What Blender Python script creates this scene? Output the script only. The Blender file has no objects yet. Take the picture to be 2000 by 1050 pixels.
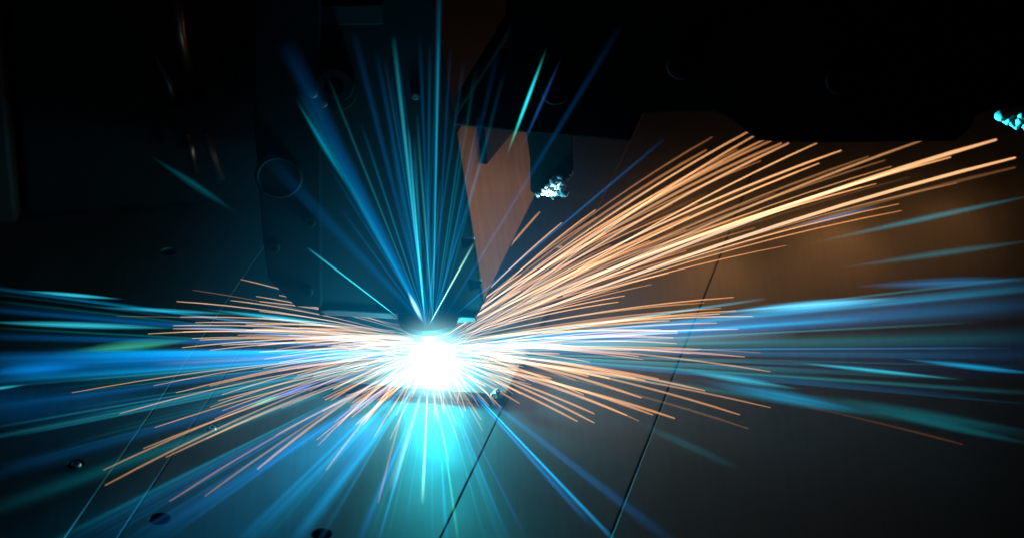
import bpy, bmesh, math, random
from mathutils import Vector as V, Matrix, noise

sc = bpy.context.scene
COL = sc.collection
# ------------------------------------------------------------------ camera
FPX = 5556.0                      # 100 mm lens on a 36 mm frame, photo 2000 px wide
PH = math.radians(29)             # looking down at the table
RT = V((1, 0, 0)); FW = V((0, math.cos(PH), -math.sin(PH))); UP = V((0, math.sin(PH), math.cos(PH)))
def ray(u, v): return FW + RT * ((u - 1000) / FPX) + UP * ((525 - v) / FPX)
ARC = V((0, 0, .0085))
CAM = ARC - ray(845, 688) * 1.0
cd = bpy.data.cameras.new('camera'); co = bpy.data.objects.new('camera', cd); COL.objects.link(co)
cd.lens = 100; cd.sensor_width = 36; cd.clip_start = .01; cd.clip_end = 50
cd.dof.use_dof = True; cd.dof.focus_distance = 1.0; cd.dof.aperture_fstop = 13
co.location = CAM; co.rotation_euler = (math.pi / 2 - PH, 0, 0); sc.camera = co
def tz(u, v, z=0.0):              # pixel -> point at height z
    d = ray(u, v); return CAM + d * ((z - CAM.z) / d.z)
def ty(u, v, y=0.0):              # pixel -> point on the upright plane at depth y
    d = ray(u, v); return CAM + d * ((y - CAM.y) / d.y)
# ------------------------------------------------------------------ world, exposure
w = bpy.data.worlds.new('World'); sc.world = w; w.use_nodes = True
bgn = w.node_tree.nodes['Background']; bgn.inputs[0].default_value = (.16, .5, .72, 1); bgn.inputs[1].default_value = .0004
sc.view_settings.view_transform = 'Standard'; sc.view_settings.look = 'None'
sc.view_settings.exposure = 0; sc.view_settings.gamma = 1; sc.view_settings.use_curve_mapping = False
sc.cycles.sample_clamp_indirect = 2.0; sc.cycles.max_bounces = 6; sc.cycles.transparent_max_bounces = 64
# ------------------------------------------------------------------ lamps
def lamp(kind, name, loc, energy, col, radius=0.0):
    l = bpy.data.lights.new(name, kind); l.energy = energy; l.color = col
    if kind != 'AREA': l.shadow_soft_size = radius
    o = bpy.data.objects.new(name, l); COL.objects.link(o); o.location = loc
    return o
lamp('POINT', 'arc_lamp', tz(845, 694, .0125), .36, (.01, .40, .48), .004)
# warm light thrown by the flying sparks themselves
for (u, v, z, e) in ((1180, 500, .020, .003), (1140, 430, .016, .005), (1340, 330, .016, .010), (1400, 440, .015, .018), (1640, 370, .016, .024), (1860, 330, .016, .010),
                     ):
    lamp('POINT', 'spark_light', tz(u, v, z), e, (1.0, .42, .13), .024)
# added faint warm fill from the upper left, lifting the dim machinery
a = lamp('AREA', 'added_warm_fill', V((-.55, -.35, .75)), .03, (1.0, .55, .30)); a.data.size = .3
a.rotation_euler = (V((-.12, .1, .05)) - a.location).to_track_quat('-Z', 'Y').to_euler()

def beam(u, v, size, energy, col, z=None, y=-.018, blend=1.0):
    """an added spot lamp at the arc that brightens or tints its target, aimed at a pixel's point over the table (z) or upright plane (y)"""
    p = tz(u, v, z) if z is not None else ty(u, v, y)
    src = tz(845, 692, .011) if z is not None else ty(840, 664, -.016)
    o = lamp('SPOT', 'added_arc_spot', src, energy, col, 0.0)
    o.data.spot_size = math.radians(size); o.data.spot_blend = blend
    o.rotation_euler = (p - src).to_track_quat('-Z', 'Y').to_euler()
B1 = (.0, .30, .95); B2 = (.0, .46, .95); CY = (.04, .75, 1.0); TE = (.0, .50, .60); GR = (.10, 1.0, .60); LB = (.30, .70, 1.0)
beam(790, 300, 46, .15, B2)
beam(1080, 366, 5, 2.6, (.40, .95, .90), y=.016); beam(1985, 236, 4, 11, (.03, .65, .85), y=.008)  # narrow added spots that brighten the two spatter crusts
for u, v, z, s_, e in ((0, 715, .016, 18, 9, ), (2000, 600, .018, 16, 7), (330, 1050, .004, 40, 1.7), (860, 1050, .004, 40, .35)): beam(u, v, s_, e, {0: B1, 2000: B1, 330: B2, 860: TE}[u], z=z)

# ------------------------------------------------------------------ helpers
def mat(name, base, metal=0.0, rough=.5, var=.25, scale=60, bump=.15, stretch=(1, 1, 1), base2=None, rvar=.12, spec=.5):
    m = bpy.data.materials.new(name); m.use_nodes = True; nt = m.node_tree; N = nt.nodes; L = nt.links
    b = N['Principled BSDF']; b.inputs['Metallic'].default_value = metal; b.inputs['Specular IOR Level'].default_value = spec
    tc = N.new('ShaderNodeTexCoord'); mp = N.new('ShaderNodeMapping'); mp.inputs['Scale'].default_value = stretch
    L.new(tc.outputs['Object'], mp.inputs['Vector'])
    n1 = N.new('ShaderNodeTexNoise'); n1.inputs['Scale'].default_value = scale; n1.inputs['Detail'].default_value = 8; n1.inputs['Roughness'].default_value = .65
    n2 = N.new('ShaderNodeTexNoise'); n2.inputs['Scale'].default_value = scale * .12; n2.inputs['Detail'].default_value = 5
    L.new(mp.outputs[0], n1.inputs['Vector']); L.new(tc.outputs['Object'], n2.inputs['Vector'])
    ad = N.new('ShaderNodeMath'); ad.operation = 'MULTIPLY_ADD'; ad.inputs[1].default_value = .5
    L.new(n1.outputs['Fac'], ad.inputs[0]); hm = N.new('ShaderNodeMath'); hm.operation = 'MULTIPLY'; hm.inputs[1].default_value = .5
    L.new(n2.outputs['Fac'], hm.inputs[0]); L.new(hm.outputs[0], ad.inputs[2])
    cr = N.new('ShaderNodeValToRGB'); e = cr.color_ramp.elements
    lo = base2 or tuple(c * (1 - var) for c in base); hi = tuple(min(1, c * (1 + var)) for c in base)
    e[0].position = .32; e[0].color = (*lo, 1); e[1].position = .68; e[1].color = (*hi, 1)
    L.new(ad.outputs[0], cr.inputs[0]); L.new(cr.outputs[0], b.inputs['Base Color'])
    rr = N.new('ShaderNodeMapRange'); rr.inputs['To Min'].default_value = max(.05, rough - rvar); rr.inputs['To Max'].default_value = min(1, rough + rvar)
    L.new(n2.outputs['Fac'], rr.inputs['Value']); L.new(rr.outputs[0], b.inputs['Roughness'])
    bp = N.new('ShaderNodeBump'); bp.inputs['Strength'].default_value = bump; bp.inputs['Distance'].default_value = .0006
    L.new(n1.outputs['Fac'], bp.inputs['Height']); L.new(bp.outputs[0], b.inputs['Normal'])
    return m
M = {}
M['table'] = mat('brushed_steel', (.125, .13, .13), .25, .6, .16, 480, .10, (1, .04, 1))
M['work'] = mat('galvanised_sheet', (.13, .135, .13), .4, .42, .15, 120, .10)
M['dark'] = mat('black_oxide_steel', (.005, .0055, .0065), .0, .7, .4, 80, .2, spec=.12)
M['tool'] = mat('scaled_tool_steel', (.012, .012, .014), .0, .7, .35, 110, .25, (1, 1, .25), spec=.12)
M['face'] = mat('lit_side_brown_steel', (.20, .155, .12), .3, .36, .3, 130, .5, (1, 1, .3), base2=(.045, .033, .027))  # paler brown partly carries the spark light on the head's right side
M['paint'] = mat('dark_machine_paint', (.009, .010, .012), 0, .7, .3, 70, .1, spec=.12)
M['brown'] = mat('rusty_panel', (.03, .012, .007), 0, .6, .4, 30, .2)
M['copper'] = mat('copper_alloy', (.45, .27, .18), .9, .33, .3, 140, .2)
M['screw'] = mat('zinc_screw', (.45, .45, .44), .9, .3, .2, 150, .1)
M['hole'] = mat('dark_hole_wall', (.015, .015, .016), 0, .7, .3, 100, .1)  # one dark tone inside the drilled holes
M['crust'] = mat('spatter_crust', (.85, .88, .86), .0, .6, .3, 400, .5)
M['alu'] = mat('dull_aluminium', (.14, .135, .13), .7, .45, .2, 120, .1)
M['plate'] = mat('name_plate', (.03, .026, .02), .3, .5, .2, 90, .1)

def link(name, me, m=None, parent=None, smooth=False):
    o = bpy.data.objects.new(name, me); COL.objects.link(o)
    if m: me.materials.append(m)
    if parent: o.parent = parent
    if smooth:
        for p in me.polygons: p.use_smooth = True
    return o
def tag(o, label, cat=None, group=None, kind=None):
    o['label'] = label
    if cat: o['category'] = cat
    if group: o['group'] = group
    if kind: o['kind'] = kind
    return o
def empty(name, loc=(0, 0, 0)):
    o = bpy.data.objects.new(name, None); o.empty_display_size = .01; COL.objects.link(o); o.location = loc; return o
def bm_obj(name, bm, m, parent=None, smooth=False, bevel=0.0, seg=2):
    if bevel:
        bmesh.ops.recalc_face_normals(bm, faces=bm.faces)
        ed = [e for e in bm.edges if len(e.link_faces) == 2 and e.calc_face_angle(0) > .5]
        bmesh.ops.bevel(bm, geom=ed, offset=bevel, segments=seg, affect='EDGES', profile=.6)
    bmesh.ops.recalc_face_normals(bm, faces=bm.faces)
    me = bpy.data.meshes.new(name); bm.to_mesh(me); bm.free()
    o = link(name, me, m, parent, smooth)
    if parent: o.matrix_parent_inverse = Matrix.Translation(-parent.location)
    return o
def loft(polys):                 # closed solid through rings of equal length
    bm = bmesh.new(); rs = [[bm.verts.new(p) for p in r] for r in polys]; n = len(rs[0])
    for a, b in zip(rs, rs[1:]):
        for i in range(n): bm.faces.new((a[i], a[(i + 1) % n], b[(i + 1) % n], b[i]))
    bm.faces.new(rs[0]); bm.faces.new(rs[-1]); return bm
def prism_y(px, y0, depth):      # outline given in pixels on the upright plane y0, extruded back
    f = [ty(u, v, y0) for u, v in px]; return loft([f, [p + V((0, depth, 0)) for p in f]])
def lathe(prof, n=28, c=V((0, 0, 0)), ax=None):
    q = (ax or V((0, 0, 1))).to_track_quat('Z', 'Y'); bm = bmesh.new(); rs = []
    for r, z in prof:
        rs.append([bm.verts.new(c + q @ V((r * math.cos(2 * math.pi * i / n), r * math.sin(2 * math.pi * i / n), z))) for i in range(n)])
    for a, b in zip(rs, rs[1:]):
        for i in range(n): bm.faces.new((a[i], a[(i + 1) % n], b[(i + 1) % n], b[i]))
    bm.faces.new(rs[0]); bm.faces.new(rs[-1]); return bm
def tube(pts, rad, n=10):
    bm = bmesh.new(); rs = []
    for i, p in enumerate(pts):
        t = (pts[min(i + 1, len(pts) - 1)] - pts[max(i - 1, 0)]).normalized(); q = t.to_track_quat('Z', 'Y')
        r = rad[i] if isinstance(rad, (list, tuple)) else rad
        rs.append([bm.verts.new(p + q @ V((r * math.cos(2 * math.pi * k / n), r * math.sin(2 * math.pi * k / n), 0))) for k in range(n)])
    for a, b in zip(rs, rs[1:]):
        for i in range(n): bm.faces.new((a[i], a[(i + 1) % n], b[(i + 1) % n], b[i]))
    bm.faces.new(rs[0]); bm.faces.new(rs[-1]); return bm
def cut(o, bms):                 # boolean holes
    for bm in bms:
        bmesh.ops.recalc_face_normals(bm, faces=bm.faces)
        me = bpy.data.meshes.new('cutter'); bm.to_mesh(me); bm.free(); c = bpy.data.objects.new('cutter', me); COL.objects.link(c)
        c.matrix_world = Matrix()
        md = o.modifiers.new('b', 'BOOLEAN'); md.operation = 'DIFFERENCE'; md.solver = 'EXACT'; md.object = c
        bpy.context.view_layer.update()
        dg = bpy.context.evaluated_depsgraph_get(); new = bpy.data.meshes.new_from_object(o.evaluated_get(dg))
        o.modifiers.clear(); old = o.data; o.data = new; new.name = old.name
        if not new.materials: new.materials.append(old.materials[0])
        bpy.data.objects.remove(c)

# ------------------------------------------------------------------ table of parallel steel plates
p1, p2 = tz(1480, 310), tz(1190, 1050); D = (p1 - p2).normalized()
q1, q2 = tz(430, 745), tz(230, 1050); D = (D + (q1 - q2).normalized()).normalized(); D.z = 0; D.normalize()
NX = V((D.y, -D.x, 0))
def off(u, v): return tz(u, v).dot(NX)
sA, sB, sC, sD = off(292, 810), off(330, 898), off(945, 872), off(1345, 655)
table = empty('work_table'); tag(table, 'brushed steel work table of parallel plates with thin dark seams', kind='structure')
def plate(s0, s1, top, l0=-.40, l1=.30, thick=.018, bev=.0004):
    c = [NX * s + D * l for s, l in ((s0, l0), (s1, l0), (s1, l1), (s0, l1))]
    return bm_obj('plate', loft([[p + V((0, 0, top - thick)) for p in c], [p + V((0, 0, top)) for p in c]]), M['table'], table, bevel=bev, seg=1)
g = .0005
P = [plate(-.55, sA - g * .06, .0002), plate(sA + g * .06, sB - g * .15, 0), plate(sB + g * .15, sC - g * .06, 0), plate(sC + g * .06, sD - g * .5, -.0002), plate(sD + g * .5, .60, 0)]
bed = bm_obj('bed', loft([[NX * s + D * l + V((0, 0, z)) for s, l in ((-.54, -.39), (.59, -.39), (.59, .29), (-.54, .29))] for z in (-.05, -.0205)]), M['dark'], table)
def cyl(c, r, z0, z1, n=28): return lathe([(r, z0), (r, z1)], n, c)
def which(p):
    s = p.dot(NX); return P[0] if s < sA else P[1] if s < sB else P[2] if s < sC else P[3] if s < sD else P[4]
HOLES = [(312, 1012, .0036), (628, 1042, .0034), (415, 836, .0024), (1088, 486, .0028), (148, 906, .0030), (330, 492, .0032)]
for u, v, r in HOLES:
    p = tz(u, v); pl = which(p); cut(pl, [cyl(V((p.x, p.y, 0)), r, -.012, .004)])
    pl.data.polygons.foreach_set('use_smooth', [False] * len(pl.data.polygons))
    bm_obj('hole_lining', lathe([(r * .999, -.0118), (r * .999, -.0010), (r * .93, -.0010), (r * .93, -.0112)], 28, V((p.x, p.y, 0))), M['hole'], table)
for u, v, r in ((415, 834, .0015), (148, 905, .0019), (1090, 479, .0016)):      # grub screws standing in some holes
    p = tz(u, v, .001)
    bm_obj('grub_screw', lathe([(r, -.010), (r, .0006), (r * .8, .0012), (r * .45, .0012), (r * .4, -.0006)], 16, V((p.x, p.y, 0))), M['screw'], table, smooth=False)
p = tz(1008, 606)
scw = empty('cap_screw', (p.x, p.y, 0)); tag(scw, 'round steel cap screw standing on the table behind the arc among dense sparks', 'screw')
bm_obj('head', lathe([(.0034, 0), (.0034, .0024), (.0030, .0029), (.0016, .0029), (.0016, .0012)], 26, V((p.x, p.y, 0))), M['screw'], scw)
bm_obj('washer', lathe([(.0044, -.0003), (.0044, .0006), (.0036, .0006)], 26, V((p.x, p.y, 0))), M['screw'], scw)

# ------------------------------------------------------------------ work piece under the arc
ZW = .0042
fr, fl = tz(987, 770, ZW), tz(606, 741, ZW)
wp = [fl, fr, fr + D * .085, fl + D * .085]
work = bm_obj('sheet_metal_workpiece', loft([[V((p.x, p.y, .0003)) for p in wp], [V((p.x, p.y, ZW)) for p in wp]]), M['work'], bevel=.0004)
tag(work, 'thick pale sheet metal piece lying under the arc with dark front edge', 'workpiece')
random.seed(5)
def lump(c, r, sub=2, amp=.5, fr_=3.0, sc_=(1, 1, 1)):
    bm = bmesh.new(); bmesh.ops.create_icosphere(bm, subdivisions=sub, radius=1)
    o = V((random.uniform(-9, 9), random.uniform(-9, 9), random.uniform(-9, 9)))
    for vt in bm.verts:
        k = 1 + amp * noise.noise(vt.co * fr_ + o); vt.co = V((vt.co.x * sc_[0], vt.co.y * sc_[1], vt.co.z * sc_[2])) * r * k + c
    return bm
def merge(bms):
    out = bmesh.new()
    for b in bms:
        me = bpy.data.meshes.new('tmp'); b.to_mesh(me); b.free(); out.from_mesh(me); bpy.data.meshes.remove(me)
    return out
c = tz(972, 768, ZW + .0012)
nug = bm_obj('weld_spatter', merge([lump(c, .0017, 2, .6), lump(c + V((.0016, .0004, -.0003)), .0011, 2, .6), lump(c + V((-.0014, -.0003, -.0004)), .0009, 2, .6)]), M['screw'], smooth=False)
tag(nug, 'small shiny lump of weld spatter on the front corner of the workpiece', 'spatter')

# ------------------------------------------------------------------ welding head
head = empty('spot_welder', (0, .03, .02)); tag(head, 'dark tapered welding head with rounded electrode tip above the white arc', 'welding head')
Y0 = .0075
P1 = ty(944, 592, Y0); P2 = tz(1046, 382, P1.z); P4 = ty(622, 604, Y0); P5 = P4 + V((0, .07, 0))
T1 = ty(836, -70, Y0); dT = T1 - P1
P1b = ty(925, 629, Y0)
bot = [P4 + V((0, 0, -.0025)), P1b, P2 + V((-.003, 0, -.006)), P5 + V((0, 0, -.0025))]
mid = [P4 + V((0, 0, .003)), P1, P2, P5 + V((0, 0, .003))]
top = [ty(622, -70, Y0), T1, P2 + dT, ty(622, -70, Y0) + V((0, .07, 0))]
body = bm_obj('body', loft([bot, mid, top]), M['tool'], head, bevel=.0008)
fn = (P2 - P1).cross(dT).normalized()
if fn.x < 0: fn = -fn
def on_face(u, v):               # pixel -> point on the right-hand face of the body
    d = ray(u, v); return CAM + d * ((P1 - CAM).dot(fn) / d.dot(fn))
along = (P2 - P1).normalized(); upf = dT.normalized()
def slot(u0, v0, u1, v1, r, dep=.004):
    a, b = on_face(u0, v0), on_face(u1, v1); ring = []
    for k in range(24):
        t = 2 * math.pi * k / 24; c = b if math.sin(t) >= 0 else a
        ring.append(c + along * (r * math.cos(t)) + upf * (.0022 * math.sin(t)))
    return loft([[p - fn * dep for p in ring], [p + fn * .004 for p in ring]])
fp = [P1 + along * .0006 + upf * .001, P2 - along * .0006 + upf * .001, P2 - along * .0006 + upf * .067, P1 + along * .0006 + upf * .067]
face = bm_obj('face_plate', loft([[p - fn * .0006 for p in fp], [p + fn * .0003 for p in fp]]), M['face'], head, bevel=.0003, seg=1); face['label'] = 'brown side plate with the spark light partly in its colour'
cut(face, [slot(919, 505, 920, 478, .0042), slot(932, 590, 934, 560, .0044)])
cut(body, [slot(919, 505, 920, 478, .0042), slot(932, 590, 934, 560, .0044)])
g3 = [on_face(u, v) for u, v in ((933, 236), (940, 321), (992, 258), (992, 236))]
bm_obj('gusset', loft([[p + fn * .0004 for p in g3], [p + fn * .0022 for p in g3]]), M['tool'], face, bevel=.0002, seg=1)
tipc = ty(836, 640, .004)
zt = ty(836, 660, .004).z
prof = [(.0084, .0085), (.0084, .0060), (.0078, .0036), (.0060, .0014), (.0035, .0003), (.0006, 0)]
bm_obj('electrode_tip', lathe(list(reversed(prof)), 36, V((tipc.x, .004, zt))), M['copper'], head, smooth=True)
bm_obj('tip_collar', lathe([(.0102, .0068), (.0105, .0072), (.0105, .0092), (.0102, .0096)], 36, V((tipc.x, .004, zt))), M['tool'], head)
# pale added strip: arc light on the head's bottom edge put into colour
strip = prism_y([(626, 606), (636, 615), (900, 630), (932, 628), (928, 619), (640, 604)], Y0 - .003, .0028)
bm_obj('lit_bottom_strip', strip, M['alu'], head, bevel=.0003, seg=1)
# left chamfered clamp plate
cl = bm_obj('clamp_plate', prism_y([(628, 600), (577, 599), (524, 545), (513, 470), (497, 250), (497, -70), (626, -70)], .001, .02), M['paint'], head, bevel=.0007)
rc = ty(545, 342, .001)
ringp = bm_obj('port_ring', lathe([(.0066, 0), (.0080, 0), (.0082, .0012), (.0074, .0018), (.0066, .0012)], 36, V((rc.x, .0008, rc.z)), V((0, -1, 0))), M['paint'], cl)
bm_obj('port_plug', lathe([(.0064, 0), (.0064, .0007), (.0052, .0009)], 30, V((rc.x, .0008, rc.z)), V((0, -1, 0))), M['dark'], cl)
for u, v in ((600, 565), (535, 480), (605, 430)):
    q = ty(u, v, .001); bm_obj('bolt', lathe([(.0022, .0001), (.0022, .0012), (.0017, .0017), (.0009, .0017), (.0009, .0008)], 18, V((q.x, .0008, q.z)), V((0, -1, 0))), M['dark'], cl)

# ------------------------------------------------------------------ overhead plate
OV = [(1012, -70), (986, 68), (889, 226), (888, 246), (1032, 261), (1120, 268), (1231, 278), (1256, 222), (1392, 220), (1420, 230), (1446, 250), (1482, 276), (1600, 280),
      (1868, 277), (1897, 250), (1905, 227), (1946, 214), (2080, 204), (2080, -70)]
over = empty('overhead_clamp_plate', ty(1500, 200, -.012)); tag(over, 'black overhead clamp plate with stepped lower edge hanging above the sparks', 'clamp plate')
bm_obj('plate_body', prism_y(OV, -.012, .016), M['dark'], over, bevel=.0008)
lug = bm_obj('lug', prism_y([(1036, 374), (1048, 384), (1098, 372), (1116, 344), (1121, 330), (1120, 240), (1034, 240)], .018, .012), M['dark'], over, bevel=.0006)
edge = bm_obj('lit_edge_strip', prism_y([(1001, 44), (984, 74), (889, 224), (887, 229), (893, 226), (992, 76)], -.0125, .006), M['copper'], over)  # added strip: orange light on the chamfer edge put into copper colour
for u, v in ((1085, 170), (1330, 120), (1640, 150)):
    q = ty(u, v, -.012); bm_obj('bolt', lathe([(.0050, .0001), (.0050, .0034), (.0044, .0040), (.0024, .0040), (.0024, .0018)], 24, V((q.x, -.012, q.z)), V((0, -1, 0))), M['dark'], over)
random.seed(11)
bl = []
for k in range(70):
    a_, b_ = random.random(), random.random()
    if a_ + b_ > 1: a_, b_ = 1 - a_, 1 - b_
    u = 1044 + a_ * (1092 - 1044) + b_ * (1108 - 1044); v = 384 + a_ * (342 - 384) + b_ * (380 - 384)
    bl.append(lump(ty(u, v, .0165 - .0016 * random.random()), random.uniform(.0005, .0011), 2, .45))
for k in range(26):
    t = k / 25; u = 1078 + t * 40 + random.uniform(-3, 3); v = 388 - t * 52 + random.uniform(-3, 3)
    bl.append(lump(ty(u, v, .017), random.uniform(.0002, .00055), 1, .6))
cr = bm_obj('spatter_crust', merge(bl), M['crust'], smooth=True); tag(cr, 'pale jagged crust of weld spatter on the dark lug beside the welding head', 'spatter crust')
bl = []
for k in range(60):
    u = random.uniform(1952, 2050); v = 222 + random.random() * (8 + .42 * min(u - 1945, 90)); bl.append(lump(ty(u, v, .008 - .001 * random.random()), random.uniform(.0008, .0018), 2, .45))
cr = bm_obj('spatter_crust', merge(bl), M['crust'], smooth=True); tag(cr, 'rough spatter clump at the far end of the overhead clamp plate', 'spatter crust')

# ------------------------------------------------------------------ dark machine behind
YH = .115
hs = empty('machine_housing', (-.12, YH, 0)); tag(hs, 'dark painted machine housing with rods and a dark shadow disc behind the welding head', 'machine')
hwall = bm_obj('wall', loft([[V((x, y, z)) for x, y in ((-.16, YH), (.02, YH + .03), (.02, YH + .09), (-.16, YH + .09))] for z in (.001, .34)]), M['paint'], hs, bevel=.002)
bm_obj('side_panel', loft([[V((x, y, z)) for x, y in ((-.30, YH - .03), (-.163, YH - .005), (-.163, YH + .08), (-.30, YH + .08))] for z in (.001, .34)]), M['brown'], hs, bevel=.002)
yf = YH - .012
def rod(pts, r, m): return bm_obj('rod', tube([ty(u, v, yf) for u, v in pts], r, 14), m, hs, smooth=True)
rod([(340, -70), (352, 60), (368, 138)], .0020, M['copper']); rod([(370, 258), (376, 300), (384, 338)], .0017, M['copper']); rod([(305, 110), (330, 165), (346, 205)], .0014, M['alu'])
rod([(400, 260), (418, 310), (432, 350)], .0016, M['alu']); rod([(470, -70), (560, 110), (600, 220)], .0030, M['dark'])
bm_obj('rod_clamp', prism_y([(332, 214), (352, 204), (396, 192), (404, 250), (372, 262), (338, 240)], yf - .006, .012), M['paint'], hs, bevel=.001)
bm_obj('name_plate', prism_y([(619, 12), (748, 10), (748, 48), (619, 50)], Y0 - .0012, .001), M['plate'], body, bevel=.0002, seg=1)
for u, v, r, mm in ((655, 150, .0068, 'dark'), (490, 130, .0120, 'dark')):  # second one is a dark disc in place of a round shadow
    q = ty(u, v, Y0 if u > 600 else YH); ax = V((0, -1, 0))
    bm_obj('knob_and_shadow_disc', lathe([(r, .0002), (r, .006), (r * .9, .0075), (r * .5, .0075), (r * .45, .006)], 32, V((q.x, q.y, q.z)), ax), M[mm], body if u > 600 else hwall, smooth=False)
bm_obj('knob_rim', lathe([(.0070, .0002), (.0078, .0004), (.0078, .0012), (.0070, .0014)], 32, ty(655, 175, Y0), V((0, -1, 0))), M['dark'], body)
for u, v in ((612, 180), (631, 199), (812, 184)):
    q = ty(u, v, Y0 if u > 622 else .001); bm_obj('bolt', lathe([(.0016, .0001), (.0016, .0014), (.0010, .0020)], 16, q, V((0, -1, 0))), M['alu'], body if u > 622 else cl)

# ------------------------------------------------------------------ arc
def emission(name, col, st):
    m = bpy.data.materials.new(name); m.use_nodes = True; n = m.node_tree.nodes; n.clear()
    o = n.new('ShaderNodeOutputMaterial'); e = n.new('ShaderNodeEmission'); e.inputs[0].default_value = (*col, 1); e.inputs[1].default_value = st
    m.node_tree.links.new(e.outputs[0], o.inputs[0]); m.cycles.emission_sampling = 'NONE'; return m
ab = bmesh.new(); bmesh.ops.create_icosphere(ab, subdivisions=4, radius=1)
for vt in ab.verts:
    k = 1 + .16 * noise.noise(vt.co * 2.2); vt.co = V((vt.co.x * .0078, vt.co.y * .0072, vt.co.z * .0038)) * k + ty(845, 694, -.013)
arc = bm_obj('welding_arc', ab, emission('arc_plasma', (.5, .95, 1.0), 2.0), smooth=True)
_n = arc.active_material.node_tree; _t = _n.nodes.new('ShaderNodeBsdfTransparent'); _a = _n.nodes.new('ShaderNodeAddShader')
_n.links.new(_n.nodes['Emission'].outputs[0], _a.inputs[0]); _n.links.new(_t.outputs[0], _a.inputs[1]); _n.links.new(_a.outputs[0], _n.nodes['Material Output'].inputs[0])
tag(arc, 'blinding white welding arc between electrode tip and workpiece', 'arc')

def halo(name, c, r, col, k, pw):  # emissive sphere standing in for bloom and lit haze round the arc
    m = bpy.data.materials.new(name); m.use_nodes = True; nb = m.node_tree.nodes; lk = m.node_tree.links; nb.clear()
    o = nb.new('ShaderNodeOutputMaterial'); e = nb.new('ShaderNodeEmission'); tcd = nb.new('ShaderNodeTexCoord'); ln = nb.new('ShaderNodeVectorMath'); ln.operation = 'LENGTH'
    sb = nb.new('ShaderNodeMath'); sb.operation = 'SUBTRACT'; sb.inputs[0].default_value = 1; sb.use_clamp = True; pw_ = nb.new('ShaderNodeMath'); pw_.operation = 'POWER'; pw_.inputs[1].default_value = pw
    ml = nb.new('ShaderNodeMath'); ml.operation = 'MULTIPLY'; ml.inputs[1].default_value = k / r; e.inputs[0].default_value = (*col, 1)
    lk.new(tcd.outputs['Object'], ln.inputs[0]); lk.new(ln.outputs['Value'], sb.inputs[1]); lk.new(sb.outputs[0], pw_.inputs[0]); lk.new(pw_.outputs[0], ml.inputs[0]); lk.new(ml.outputs[0], e.inputs[1]); lk.new(e.outputs[0], o.inputs['Volume'])
    m.cycles.emission_sampling = 'NONE'
    bm = bmesh.new(); bmesh.ops.create_icosphere(bm, subdivisions=4, radius=1); me = bpy.data.meshes.new(name); bm.to_mesh(me); bm.free()
    ob = link(name, me, m, arc); ob.location = c; ob.scale = (r, r, r); return ob
halo('bloom_core', ty(846, 711, -.018), .022, (.40, .90, .96), 9.0, 3.0)
halo('bloom_haze', ty(846, 700, -.018), .130, (.0, .26, .52), .95, 3.2)

# ------------------------------------------------------------------ sparks
sm = bpy.data.materials.new('glowing_spark'); sm.use_nodes = True; n = sm.node_tree.nodes; Lk = sm.node_tree.links; n.clear()
out = n.new('ShaderNodeOutputMaterial'); em = n.new('ShaderNodeEmission'); at = n.new('ShaderNodeAttribute'); at.attribute_name = 'age'
rp = n.new('ShaderNodeValToRGB'); E_ = rp.color_ramp.elements
E_[0].position = 0; E_[0].color = (.16, .14, .12, 1); E_[1].position = 1; E_[1].color = (1.0, .40, .13, 1)
x = E_.new(.12); x.color = (.30, .235, .18, 1); x = E_.new(.30); x.color = (.75, .54, .38, 1); x = E_.new(.6); x.color = (1.0, .54, .25, 1)
oi = n.new('ShaderNodeObjectInfo'); mx = n.new('ShaderNodeMix'); mx.data_type = 'RGBA'; mx.blend_type = 'MULTIPLY'; mx.inputs[0].default_value = 1
Lk.new(at.outputs['Fac'], rp.inputs[0]); Lk.new(rp.outputs[0], mx.inputs[6]); Lk.new(oi.outputs['Color'], mx.inputs[7]); Lk.new(mx.outputs[2], em.inputs[0])
em.inputs[1].default_value = .27
tr = n.new('ShaderNodeBsdfTransparent'); ad_ = n.new('ShaderNodeAddShader'); Lk.new(em.outputs[0], ad_.inputs[0]); Lk.new(tr.outputs[0], ad_.inputs[1]); Lk.new(ad_.outputs[0], out.inputs[0]); sm.cycles.emission_sampling = 'NONE'
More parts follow.
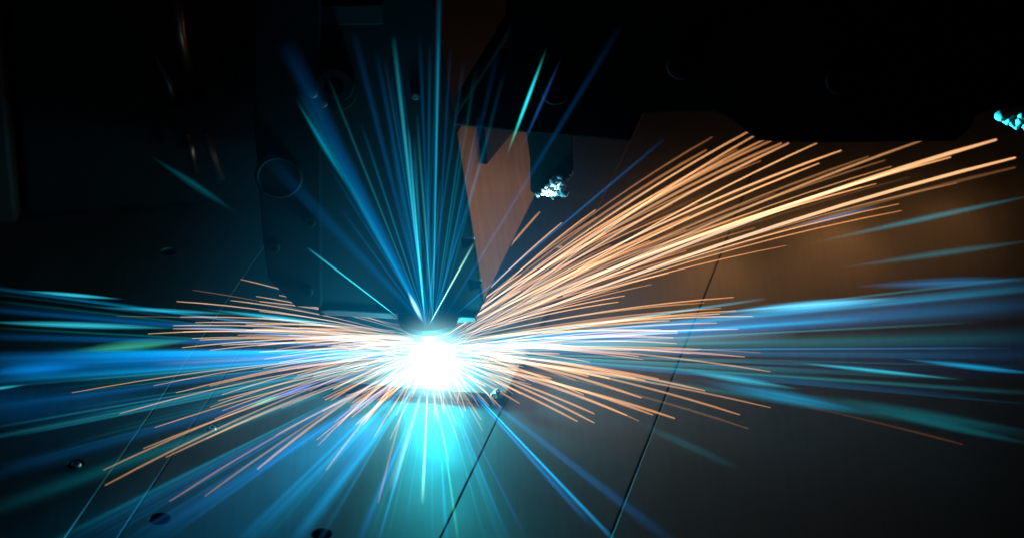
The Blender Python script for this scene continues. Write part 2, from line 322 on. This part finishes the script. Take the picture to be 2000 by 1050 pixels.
def ray_glow(name, spindle, w0):
    """emissive volume standing in for scattered light: soft across the ray, fading along it (object space of a unit ray)"""
    m = bpy.data.materials.new(name); m.use_nodes = True; nb = m.node_tree.nodes; lk = m.node_tree.links; nb.clear()
    def math_(op, a, b=None):
        x = nb.new('ShaderNodeMath'); x.operation = op
        for k, q in enumerate((a, b)):
            if q is None: continue
            if isinstance(q, (int, float)): x.inputs[k].default_value = q
            else: lk.new(q, x.inputs[k])
        return x.outputs[0]
    o = nb.new('ShaderNodeOutputMaterial'); e = nb.new('ShaderNodeEmission'); i = nb.new('ShaderNodeObjectInfo'); c = nb.new('ShaderNodeTexCoord')
    sp = nb.new('ShaderNodeSeparateXYZ'); lk.new(c.outputs['Object'], sp.inputs[0])
    rho = math_('SQRT', math_('ADD', math_('MULTIPLY', sp.outputs[0], sp.outputs[0]), math_('MULTIPLY', sp.outputs[1], sp.outputs[1])))
    zz = math_('MINIMUM', math_('MAXIMUM', sp.outputs[2], 0.0), 1.0)
    if spindle: loc = math_('MAXIMUM', math_('SINE', math_('MULTIPLY', zz, math.pi)), .03); fade = loc
    else:
        loc = math_('ADD', math_('MULTIPLY', zz, 1 - w0), w0)
        up = math_('MINIMUM', math_('MULTIPLY', zz, 9.0), 1.0); dn = math_('POWER', math_('MAXIMUM', math_('SUBTRACT', 1.0, zz), 0.0), .95)
        fade = math_('DIVIDE', math_('MULTIPLY', up, dn), math_('MAXIMUM', loc, .05))
    k = math_('POWER', math_('MAXIMUM', math_('SUBTRACT', 1.0, math_('DIVIDE', rho, loc)), 0.0), 1.6)
    # threads of brighter and darker glow running along the ray
    mp = nb.new('ShaderNodeMapping'); mp.inputs['Scale'].default_value = (3.2, 3.2, .8); lk.new(c.outputs['Object'], mp.inputs[0])
    nz = nb.new('ShaderNodeTexNoise'); nz.noise_dimensions = '4D'; nz.inputs['Scale'].default_value = 1; nz.inputs['Detail'].default_value = 2; lk.new(mp.outputs[0], nz.inputs['Vector']); lk.new(math_('MULTIPLY', i.outputs['Random'], 50.0), nz.inputs['W'])
    th = math_('MULTIPLY', math_('POWER', nz.outputs['Fac'], 2.0), 4.0)
    lk.new(math_('MULTIPLY', math_('MULTIPLY', k, fade), th), e.inputs[1]); lk.new(i.outputs['Color'], e.inputs[0]); lk.new(e.outputs[0], o.inputs['Volume'])
    m.cycles.emission_sampling = 'NONE'; return m
bsm = ray_glow('emissive_light_needle', True, 0); brm = ray_glow('emissive_light_ray', False, .22)
def spark_pts(u, v, z, t0, bend, ju=0, jv=0, seg=9):
    A = tz(848 + ju, 684 + jv, .0085); B = tz(u, v, z); d = B - A; perp = V((-d.y, d.x, 0)).normalized() * d.length
    sag = min(.005, d.length * .025)
    pts = []
    for i in range(seg + 1):
        t = t0 + (1 - t0) * i / seg
        pts.append((t, A + d * t + perp * (bend * 4 * t * (1 - t)) + V((0, 0, sag * 4 * t * (1 - t)))))
    return pts
def spark_bm(pts, wpx, n=5):
    r = wpx * .118e-3 / 2; m_ = len(pts)
    rad = [r * (.40 + .60 * min(1, (i + .5) / m_ * 1.8)) * (1 if i < m_ - 1 else .55) for i in range(m_)]
    return tube([p for _, p in pts], rad, n)
def add_age(me, pts, n=5, heat=1.0):
    a = me.attributes.new('age', 'FLOAT', 'POINT'); vals = []
    for t, _ in pts: vals += [min(1, t * heat)] * n
    a.data.foreach_set('value', vals)
LBL = {'fan': ('{} spark streak in the fan under the overhead plate', 'sparks fanning out under the clamp plate'),
       'left': ('{} spark streak skimming low past the chamfered clamp plate', 'sparks skimming past the clamp plate'),
       'front': ('{} spark streak falling over the front edge of the workpiece', 'sparks falling over the workpiece edge'),
       'lfront': ('{} spark streak flying over the seams and drilled holes', 'sparks flying over the drilled plates'),
       'right': ('{} spark streak flying low towards the wide dark seam', 'sparks flying across the wide seam')}
def spark(sec, u, v, wpx, br, z=None, t0=None, bend=None, label=None, tint=(1, 1, 1), heat=1.0, ju=None, jv=None):
    z = random.uniform(.004, .016) if z is None else z
    t0 = random.uniform(.04, .22) if t0 is None else t0
    bend = random.uniform(-.006, .006) if bend is None else bend
    ju = random.uniform(-26, 26) if ju is None else ju; jv = random.uniform(-16, 16) if jv is None else jv
    pts = spark_pts(u, v, z, t0, bend, ju, jv)
    bm = spark_bm(pts, wpx); me = bpy.data.meshes.new('spark'); bm.to_mesh(me); bm.free(); add_age(me, pts, 5, heat)
    o = link('spark', me, sm, None, True); o.color = (br * tint[0], br * tint[1], br * tint[2], 1)
    l, gq = LBL[sec]; ln = (pts[-1][1] - pts[0][1]).length * 1000
    lw = 'hair-thin' if wpx < 4 else 'thin' if wpx < 6 else 'thick'
    ll = 'short' if ln < 45 else 'long' if ln > 110 else 'mid-length'
    lb = 'dim' if br < .65 else 'very bright' if br > 1.25 else 'bright'
    tag(o, label or l.format(lw + ' ' + ll + ' ' + lb), 'spark', (gq + ', ' + ' '.join((lw, ll, lb))) if not label else None)
    return o
random.seed(21)
RED = (1, .62, .45)
FAN = [(1391, 268, 4, .5, .5), (1380, 293, 9, .45, .5), (1466, 255, 5, 1.5, 1), (1479, 262, 5, 1.4, 1), (1498, 270, 9, .75, .8), (1506, 275, 9, .7, .8), (1526, 280, 9, .7, .8),
       (1540, 280, 8, 1.1, 1), (1595, 280, 5, 1.6, 1), (1643, 294, 7, 1.5, 1), (1600, 319, 6, 1.4, 1), (1696, 306, 6, .35, .8), (1799, 275, 7, .8, .9), (1729, 313, 6, .3, .8),
       (1857, 307, 8, 1.3, 1), (1711, 359, 6, .8, 1), (1519, 409, 5, .4, .8), (1163, 410, 5, 1.1, 1), (1097, 435, 5, 1.1, 1), (1166, 424, 4, .6, .7), (1018, 535, 4, 1.2, 1), (1220, 577, 4, 1.2, 1), (1208, 589, 4, 1.2, 1)]
for u, v, w_, b_, tn in FAN: spark('fan', u, v, w_ * .85, b_ * 1.5, z=random.uniform(.014, .030), tint=(1, .6 + .4 * tn, .35 + .65 * tn), bend=random.uniform(-.004, .008), heat=.9)
spark('fan', 1946, 273, 12, 2.0, z=.026, bend=.004, label='thickest bright spark streak with blunt end reaching out under the clamp plate', heat=.75)
spark('fan', 1983, 308, 10, 2.2, z=.024, bend=.002, label='long bright yellow spark streak outermost of the fan, clear of its neighbours', heat=.75)
spark('fan', 1983, 327, 10, .22, z=.020, bend=.002, label='dim brown spark streak running just under the outermost bright one', heat=1)
spark('fan', 1054, 414, 7, .9, z=.020, t0=.55, bend=.0, label='short thick orange spark streak rising beside the brown face of the head', heat=1)
for k in range(74):
    a_ = random.random() ** 1.1; t = random.uniform(.25, .97)
    u1, v1 = 1430 + 560 * a_, 250 + 70 * a_ ** .6 + (30 if a_ > .8 else 0)
    u = 848 + (u1 - 848) * t; v = 684 + (v1 - 684) * t
    tn = random.uniform(.5, 1); spark('fan', u, v, random.choice((2, 2.5, 3, 3, 4, 5)), random.choice((.2, .35, .6, 1.0, 1.5, 2.0)) * (1.15 - .4 * t), z=random.uniform(.010, .026), tint=(1, .62 + .38 * tn, .4 + .6 * tn), bend=random.uniform(-.004, .008))
RIGHT = [(1433, 580, 4, 1.2), (1438, 606, 4, 1.1), (1471, 617, 4, 1.3), (1400, 630, 4, 1.2), (1442, 642, 4, 1.1), (1291, 643, 4, 1.2), (1322, 670, 4, 1.2), (1486, 688, 4, .35), (1455, 696, 6, .8),
         (1248, 695, 5, 1.1), (1505, 725, 5, .7), (1287, 739, 5, .9), (1377, 762, 6, .9), (1261, 742, 7, .9), (1505, 795, 5, .6), (1445, 809, 6, .75), (1253, 776, 7, 1), (1275, 809, 7, .9), (1318, 816, 7, .95),
         (1224, 810, 7, .9), (1248, 821, 6, .4), (1462, 836, 6, .15), (1128, 822, 6, 1), (1161, 825, 6, 1), (1161, 807, 6, 1), (1077, 738, 6, 1.2), (1149, 734, 7, 1.2), (1191, 738, 8, 1.2), (1140, 770, 6, 1), (1093, 690, 5, 1.3), (1033, 649, 5, 1.6)]
for u, v, w_, b_ in RIGHT: spark('right', u, v, w_, b_ * 1.15, z=random.uniform(.003, .010))
spark('right', 1881, 867, 6, .10, z=.012, t0=.72, bend=.0, tint=RED, label='lone dim red spark streak far out over the dark plate')
for k in range(34):
    t = random.uniform(.3, .9); a_ = random.random(); u1, v1 = 1480 - 250 * a_ ** 2, 570 + 260 * a_
    spark('right', 848 + (u1 - 848) * t, 684 + (v1 - 684) * t, random.choice((3, 4, 4, 5, 6)), random.uniform(.5, 1.4), z=random.uniform(.003, .010))
FRONT = [(1015, 787, 5, .8), (979, 795, 5, .8), (955, 791, 5, .9), (949, 754, 5, 1), (942, 723, 5, 1.2), (1017, 768, 5, .9), (855, 824, 4, .6), (847, 821, 4, .6), (876, 898, 4, .45), (893, 857, 4, .5), (943, 841, 4, .4), (885, 795, 4, .7), (905, 814, 4, .6),
         (731, 852, 5, .7), (762, 857, 5, .6), (739, 981, 6, .35), (695, 828, 6, .9), (703, 826, 6, .9), (709, 829, 6, .8), (715, 822, 5, .9), (660, 831, 6, .8), (687, 814, 5, .8), (684, 794, 5, .9), (637, 917, 6, .6)]
for u, v, w_, b_ in FRONT: spark('front', u, v, w_, b_ * 1.1, z=random.uniform(.003, .008))
for k in range(18):
    a_ = random.uniform(-.9, .75); r_ = random.uniform(80, 150); spark('front', 845 + r_ * 1.3 * math.sin(a_), 690 + r_ * math.cos(a_), random.choice((3, 4, 5)), random.uniform(.5, 1.1), z=random.uniform(.004, .008))
LF = [(503, 915, 8, .8), (538, 849, 5, .6), (630, 802, 6, .9), (651, 759, 6, 1.3), (635, 780, 6, .9), (646, 781, 5, .9), (400, 968, 6, .42), (331, 978, 6, .4), (202, 917, 5, .6), (205, 947, 6, .6), (140, 766, 3, .9), (233, 807, 4, .8), (302, 834, 4, .8),
      (280, 875, 5, .7), (324, 892, 5, .7), (404, 855, 5, .7), (419, 817, 4, .8), (410, 794, 4, .8), (434, 801, 4, .8), (426, 782, 4, .9), (433, 770, 4, .9), (344, 766, 4, .9), (300, 752, 3, 1), (514, 719, 4, 1.1), (516, 700, 4, 1.1), (545, 707, 4, 1.2)]
for u, v, w_, b_ in LF: spark('lfront', u, v, w_ * .85, b_ * 1.1, heat=.8, z=random.uniform(.003, .009))
for k in range(20):
    t = random.uniform(.3, .75); a_ = random.random(); u1, v1 = 230 + 330 * a_, 760 + 190 * a_
    spark('lfront', 848 + (u1 - 848) * t, 684 + (v1 - 684) * t, random.choice((3, 4, 5)), random.uniform(.5, 1.1), z=random.uniform(.003, .008))
LEFT = [(355, 678, 4, 1.2), (410, 683, 4, 1), (433, 673, 4, 1.1), (289, 651, 4, 1.1), (357, 647, 4, 1.1), (375, 660, 4, 1), (390, 663, 5, 1), (338, 635, 4, 1.2), (338, 641, 4, 1.2), (352, 618, 4, 1.1), (381, 629, 4, 1.1), (345, 588, 4, 1.2), (450, 586, 4, 1.1),
        (507, 588, 4, 1.1), (500, 578, 4, 1), (507, 607, 4, 1), (376, 566, 3, .25), (545, 576, 4, 1), (228, 617, 3, .2), (470, 545, 4, .9)]
for u, v, w_, b_ in LEFT: spark('left', u, v, w_ * .8, b_ * 1.2, heat=.55, z=.006 + max(0, (650 - v)) * .00004, jv=random.uniform(-30, 0), bend=random.uniform(-.004, .004))
for k in range(44):
    t = random.uniform(.25, .8); a_ = random.random(); u1, v1 = 350 + 150 * abs(a_ - .5), 590 + 110 * a_
    spark('left', 848 + (u1 - 848) * t, 672 + (v1 - 672) * t, random.choice((3, 4, 4, 5)), random.uniform(.5, 1.4), heat=random.uniform(.4, .9), z=random.uniform(.004, .008), jv=random.uniform(-30, 4))
# the uncountable thicket of tiny sparks close round the arc
bms = []; ages = []
for k in range(150):
    a_ = random.uniform(0, 2 * math.pi); r_ = random.uniform(60, 190)
    u, v = 845 + 1.25 * r_ * math.cos(a_), 690 + .62 * r_ * math.sin(a_)
    if v < 668: v = 668 + (668 - v) * .2
    pts = spark_pts(u, v, random.uniform(.004, .008), random.uniform(.15, .5), random.uniform(-.09, .09), random.uniform(-40, 40), random.uniform(-15, 25), 6)
    bms.append(spark_bm(pts, random.choice((2, 3, 3, 4)), 4))
    for t, _ in pts: ages += [t * .35] * 4
bm = merge(bms); me = bpy.data.meshes.new('tiny_sparks'); bm.to_mesh(me); bm.free(); at_ = me.attributes.new('age', 'FLOAT', 'POINT'); at_.data.foreach_set('value', ages)
o = link('tiny_sparks', me, sm, None, True); o.color = (1.1, 1.1, 1.1, 1); tag(o, 'thicket of tiny curling sparks close around the white arc', 'sparks', kind='stuff')

# ------------------------------------------------------------------ blue and green rays: emissive volumes standing in for light shafts and lens streaks
NEEDLE = lathe([(max(.03, math.sin(math.pi * i / 14)), i / 14) for i in range(15)], 12)
RAYB = lathe([(.22 + .78 * i / 3, i / 3) for i in range(4)], 12)
def mesh_of(bm, name, m):
    bmesh.ops.recalc_face_normals(bm, faces=bm.faces); me = bpy.data.meshes.new(name); bm.to_mesh(me); bm.free(); me.materials.append(m); return me
NEEDLE = mesh_of(NEEDLE, 'light_needle', bsm); RAYB = mesh_of(RAYB, 'light_ray', brm)
def ray_obj(me, p0, p1, wpx, br, col, label, group=None, y=-.02, z=None):
    a = tz(*p0, z) if z is not None else ty(*p0, y); b = tz(*p1, z) if z is not None else ty(*p1, y)
    o = bpy.data.objects.new(me.name, me); COL.objects.link(o); d = b - a; r = wpx * .09e-3
    o.location = a; o.rotation_euler = d.to_track_quat('Z', 'Y').to_euler(); o.scale = (r, r, d.length)
    q = 1.75 * br / (r * (.9 if me is NEEDLE else .6)); o.color = (col[0] * q, col[1] * q, col[2] * q, 1)
    tag(o, label, 'light ray', group); return o
def cname(c): return {B1: 'deep blue', (.0, .34, .80): 'deep blue', (.0, .46, .85): 'blue', (.10, .62, 1.0): 'sky blue', B2: 'blue', CY: 'cyan', TE: 'teal', GR: 'green', LB: 'pale blue'}.get(c, 'mint green')
def wname(w): return 'hair-thin' if w < 9 else 'narrow' if w < 20 else 'broad'
def bname(b): return 'faint' if b < .13 else 'clear' if b < .4 else 'bright'
def rays(lst, place, z=None, me=None):
    for (p0, p1, w_, b_, c_) in lst:
        ad = ' '.join((wname(w_), bname(b_), cname(c_))); kind = 'needle' if me is NEEDLE else 'ray'
        ray_obj(me or RAYB, p0, p1, w_, b_, c_, f'{ad} {kind} of light {place}', f'{ad} {kind}s {place}', z=z, y=-.019 - .006 * random.random())
random.seed(8)
MINT = (.40, 1.0, .80)
UPR = [((832, 640), (768, 70), 16, .5, CY), ((828, 610), (797, 250), 9, .9, CY), ((845, 640), (858, -40), 18, .30, B2), ((846, 610), (857, 60), 7, .45, CY), ((838, 640), (556, 80), 64, .16, B1), ((820, 610), (585, 180), 40, .24, B2),
       ((838, 640), (690, 60), 26, .12, B1), ((838, 640), (735, 100), 20, .14, B1), ((836, 640), (705, 240), 12, .2, B2), ((838, 634), (926, 474), 8, 1.5, MINT), ((860, 632), (1214, 48), 24, .08, B1), ((880, 622), (1300, 270), 10, .35, B1),
       ((846, 640), (906, 230), 9, .22, B2), ((848, 640), (880, 90), 12, .14, B1), ((843, 640), (820, 70), 14, .14, B1), ((848, 640), (930, 130), 16, .08, TE), ((850, 640), (975, 90), 18, .06, B1), ((836, 640), (515, 300), 54, .08, B1), ((838, 640), (640, 320), 14, .13, B1), ((836, 640), (660, 400), 12, .14, B1)]
rays([(a_, b_, w_ * .85, k_ * (.8 if k_ < 1 else 1), c_) for a_, b_, w_, k_, c_ in UPR], 'rising from the electrode tip past the head')
rays([((random.uniform(825, 855), 640), (random.gauss(805, 95), random.uniform(80, 350)), random.uniform(6, 14), random.uniform(.05, .2), random.choice((B1, B2, B2, CY))) for k in range(22)], 'rising from the electrode tip past the head')
ray_obj(RAYB, (776, 618), (600, 483), 7, 1.2, CY, 'sharp cyan ray of light slanting from the lit bottom strip across the clamp plate')
ray_obj(NEEDLE, (830, 636), (793, 562), 13, 1.1, LB, 'short thick white-blue flash standing on the electrode tip')
ray_obj(NEEDLE, (984, 320), (1072, 82), 9, .55, (.02, 1.0, .70), 'bright green needle of light across the brown side plate', y=-.03)
ray_obj(NEEDLE, (1000, 278), (1062, 110), 7, .5, (.02, .08, 1.0), 'vivid blue needle of light lying along the bright green one', y=-.0315)
ray_obj(NEEDLE, (1006, 318), (1105, 94), 9, .14, (.03, .25, .9), 'dim indigo needle of light standing apart beside the bright green one', y=-.03)
ray_obj(NEEDLE, (572, 184), (692, 386), 15, .18, (.0, .6, .9), 'soft teal needle of light in front of the clamp plate bolts', y=-.03)
ray_obj(NEEDLE, (284, 298), (480, 428), 18, .05, (.0, .7, .9), 'faint teal needle of light floating before the machine housing', y=-.03)
ray_obj(NEEDLE, (520, 782), (640, 738), 10, .45, (.06, .20, 1.0), 'violet needle of light over the left plate seams', z=.014)
ray_obj(NEEDLE, (474, 798), (560, 766), 9, .35, (.02, 1.0, .5), 'green needle of light over the left plate seams', z=.014)
ZT = .0135
LEF = [((800, 686), (-60, 722), 90, .45, B1), ((800, 684), (300, 710), 20, .35, LB), ((800, 686), (100, 690), 34, .6, B2), ((780, 688), (-60, 746), 24, .40, B2), ((790, 682), (-60, 700), 36, .40, B1), ((790, 670), (-60, 556), 16, .25, B2), ((780, 672), (-60, 600), 22, .22, B1), ((790, 676), (-60, 655), 26, .25, B1),
       ((790, 690), (-60, 800), 24, .16, B1), ((790, 695), (-60, 862), 16, .18, CY), ((790, 700), (20, 852), 8, .22, CY), ((790, 705), (-60, 935), 44, .09, B1), ((790, 710), (-60, 1010), 54, .09, TE), ((800, 715), (90, 1070), 44, .09, B1)]
rays(LEF, 'skimming the table on the clamp plate side', ZT)
rays([((255, 585), (28, 566), 11, .5, CY), ((380, 641), (-60, 627), 18, .45, CY), ((500, 615), (150, 597), 12, .3, CY), ((720, 642), (385, 601), 13, .6, CY), ((400, 660), (120, 686), 28, .22, GR), ((62, 749), (-60, 765), 9, .35, CY), ((200, 712), (-60, 730), 40, .25, B1)], 'hanging apart over the table below the housing', ZT, NEEDLE)
BOT = [((800, 730), (250, 1070), 50, .2, B1), ((805, 740), (470, 1070), 34, .22, B2), ((815, 750), (565, 1070), 40, .28, B2), ((825, 760), (695, 1070), 24, .3, B1), ((825, 760), (735, 1070), 9, .4, B2), ((822, 770), (763, 960), 24, .45, LB), ((835, 760), (825, 985), 10, .9, MINT),
       ((856, 790), (873, 1070), 12, .3, B2), ((862, 820), (897, 1070), 8, .3, GR), ((925, 765), (1215, 1070), 12, .7, B2), ((920, 765), (1160, 1030), 18, .3, B1), ((940, 770), (1330, 1070), 34, .10, B1)]
rays(BOT, 'spreading over the front plates below the workpiece', ZT)
BT = (.0, .34, .80); BT2 = (.0, .46, .85)
RIG = [((900, 672), (2060, 556), 34, .65, BT2), ((905, 674), (2060, 590), 76, .30, BT), ((910, 668), (1500, 582), 10, .8, CY), ((910, 668), (2060, 536), 12, .2, CY), ((900, 682), (1560, 652), 40, .35, LB), ((905, 676), (1700, 620), 18, .7, BT2), ((910, 684), (2060, 655), 56, .16, TE), ((910, 688), (2060, 692), 34, .12, BT), ((910, 692), (2060, 855), 34, .10, TE)]
rays(RIG, 'skimming the table towards the wide seam', ZT)
rays([((1380, 612), (1780, 580), 26, .75, (.10, .62, 1.0)), ((1300, 717), (1580, 762), 18, .35, CY), ((1330, 735), (1730, 812), 36, .22, BT2), ((1510, 702), (1910, 744), 12, .40, CY), ((1740, 697), (2060, 733), 16, .40, BT2), ((1550, 482), (2060, 372), 18, .20, TE), ((1520, 452), (1740, 396), 13, .22, BT),
      ((1600, 528), (2060, 463), 20, .12, TE), ((1500, 760), (2060, 850), 32, .08, TE), ((1650, 790), (2060, 875), 22, .07, TE), ((1200, 805), (1480, 930), 26, .04, TE), ((1640, 560), (2060, 545), 30, .22, BT)], 'hanging apart over the plate beyond the wide seam', ZT, NEEDLE)
for k in range(64):
    left = k % 2; v = random.uniform(555, 960) if left else random.uniform(545, 800); t = random.uniform(.5, 1)
    rays([((845 + (-60 if left else 60), 684 + (v - 684) * .07), (845 + ((-60 if left else 2060) - 845) * t, 684 + (v - 684) * t), random.uniform(5, 11), random.uniform(.06, .22), random.choice((B1, B2, CY, TE)))],
         'skimming the table on the clamp plate side' if left else 'skimming the table towards the wide seam', ZT)
rays([((845 + (u_ - 845) * .25, 780), (u_, 1070), random.uniform(6, 16), random.uniform(.05, .16), random.choice((B1, B2, TE))) for u_ in [random.uniform(60, 1080) for k in range(24)]], 'spreading over the front plates below the workpiece', ZT)
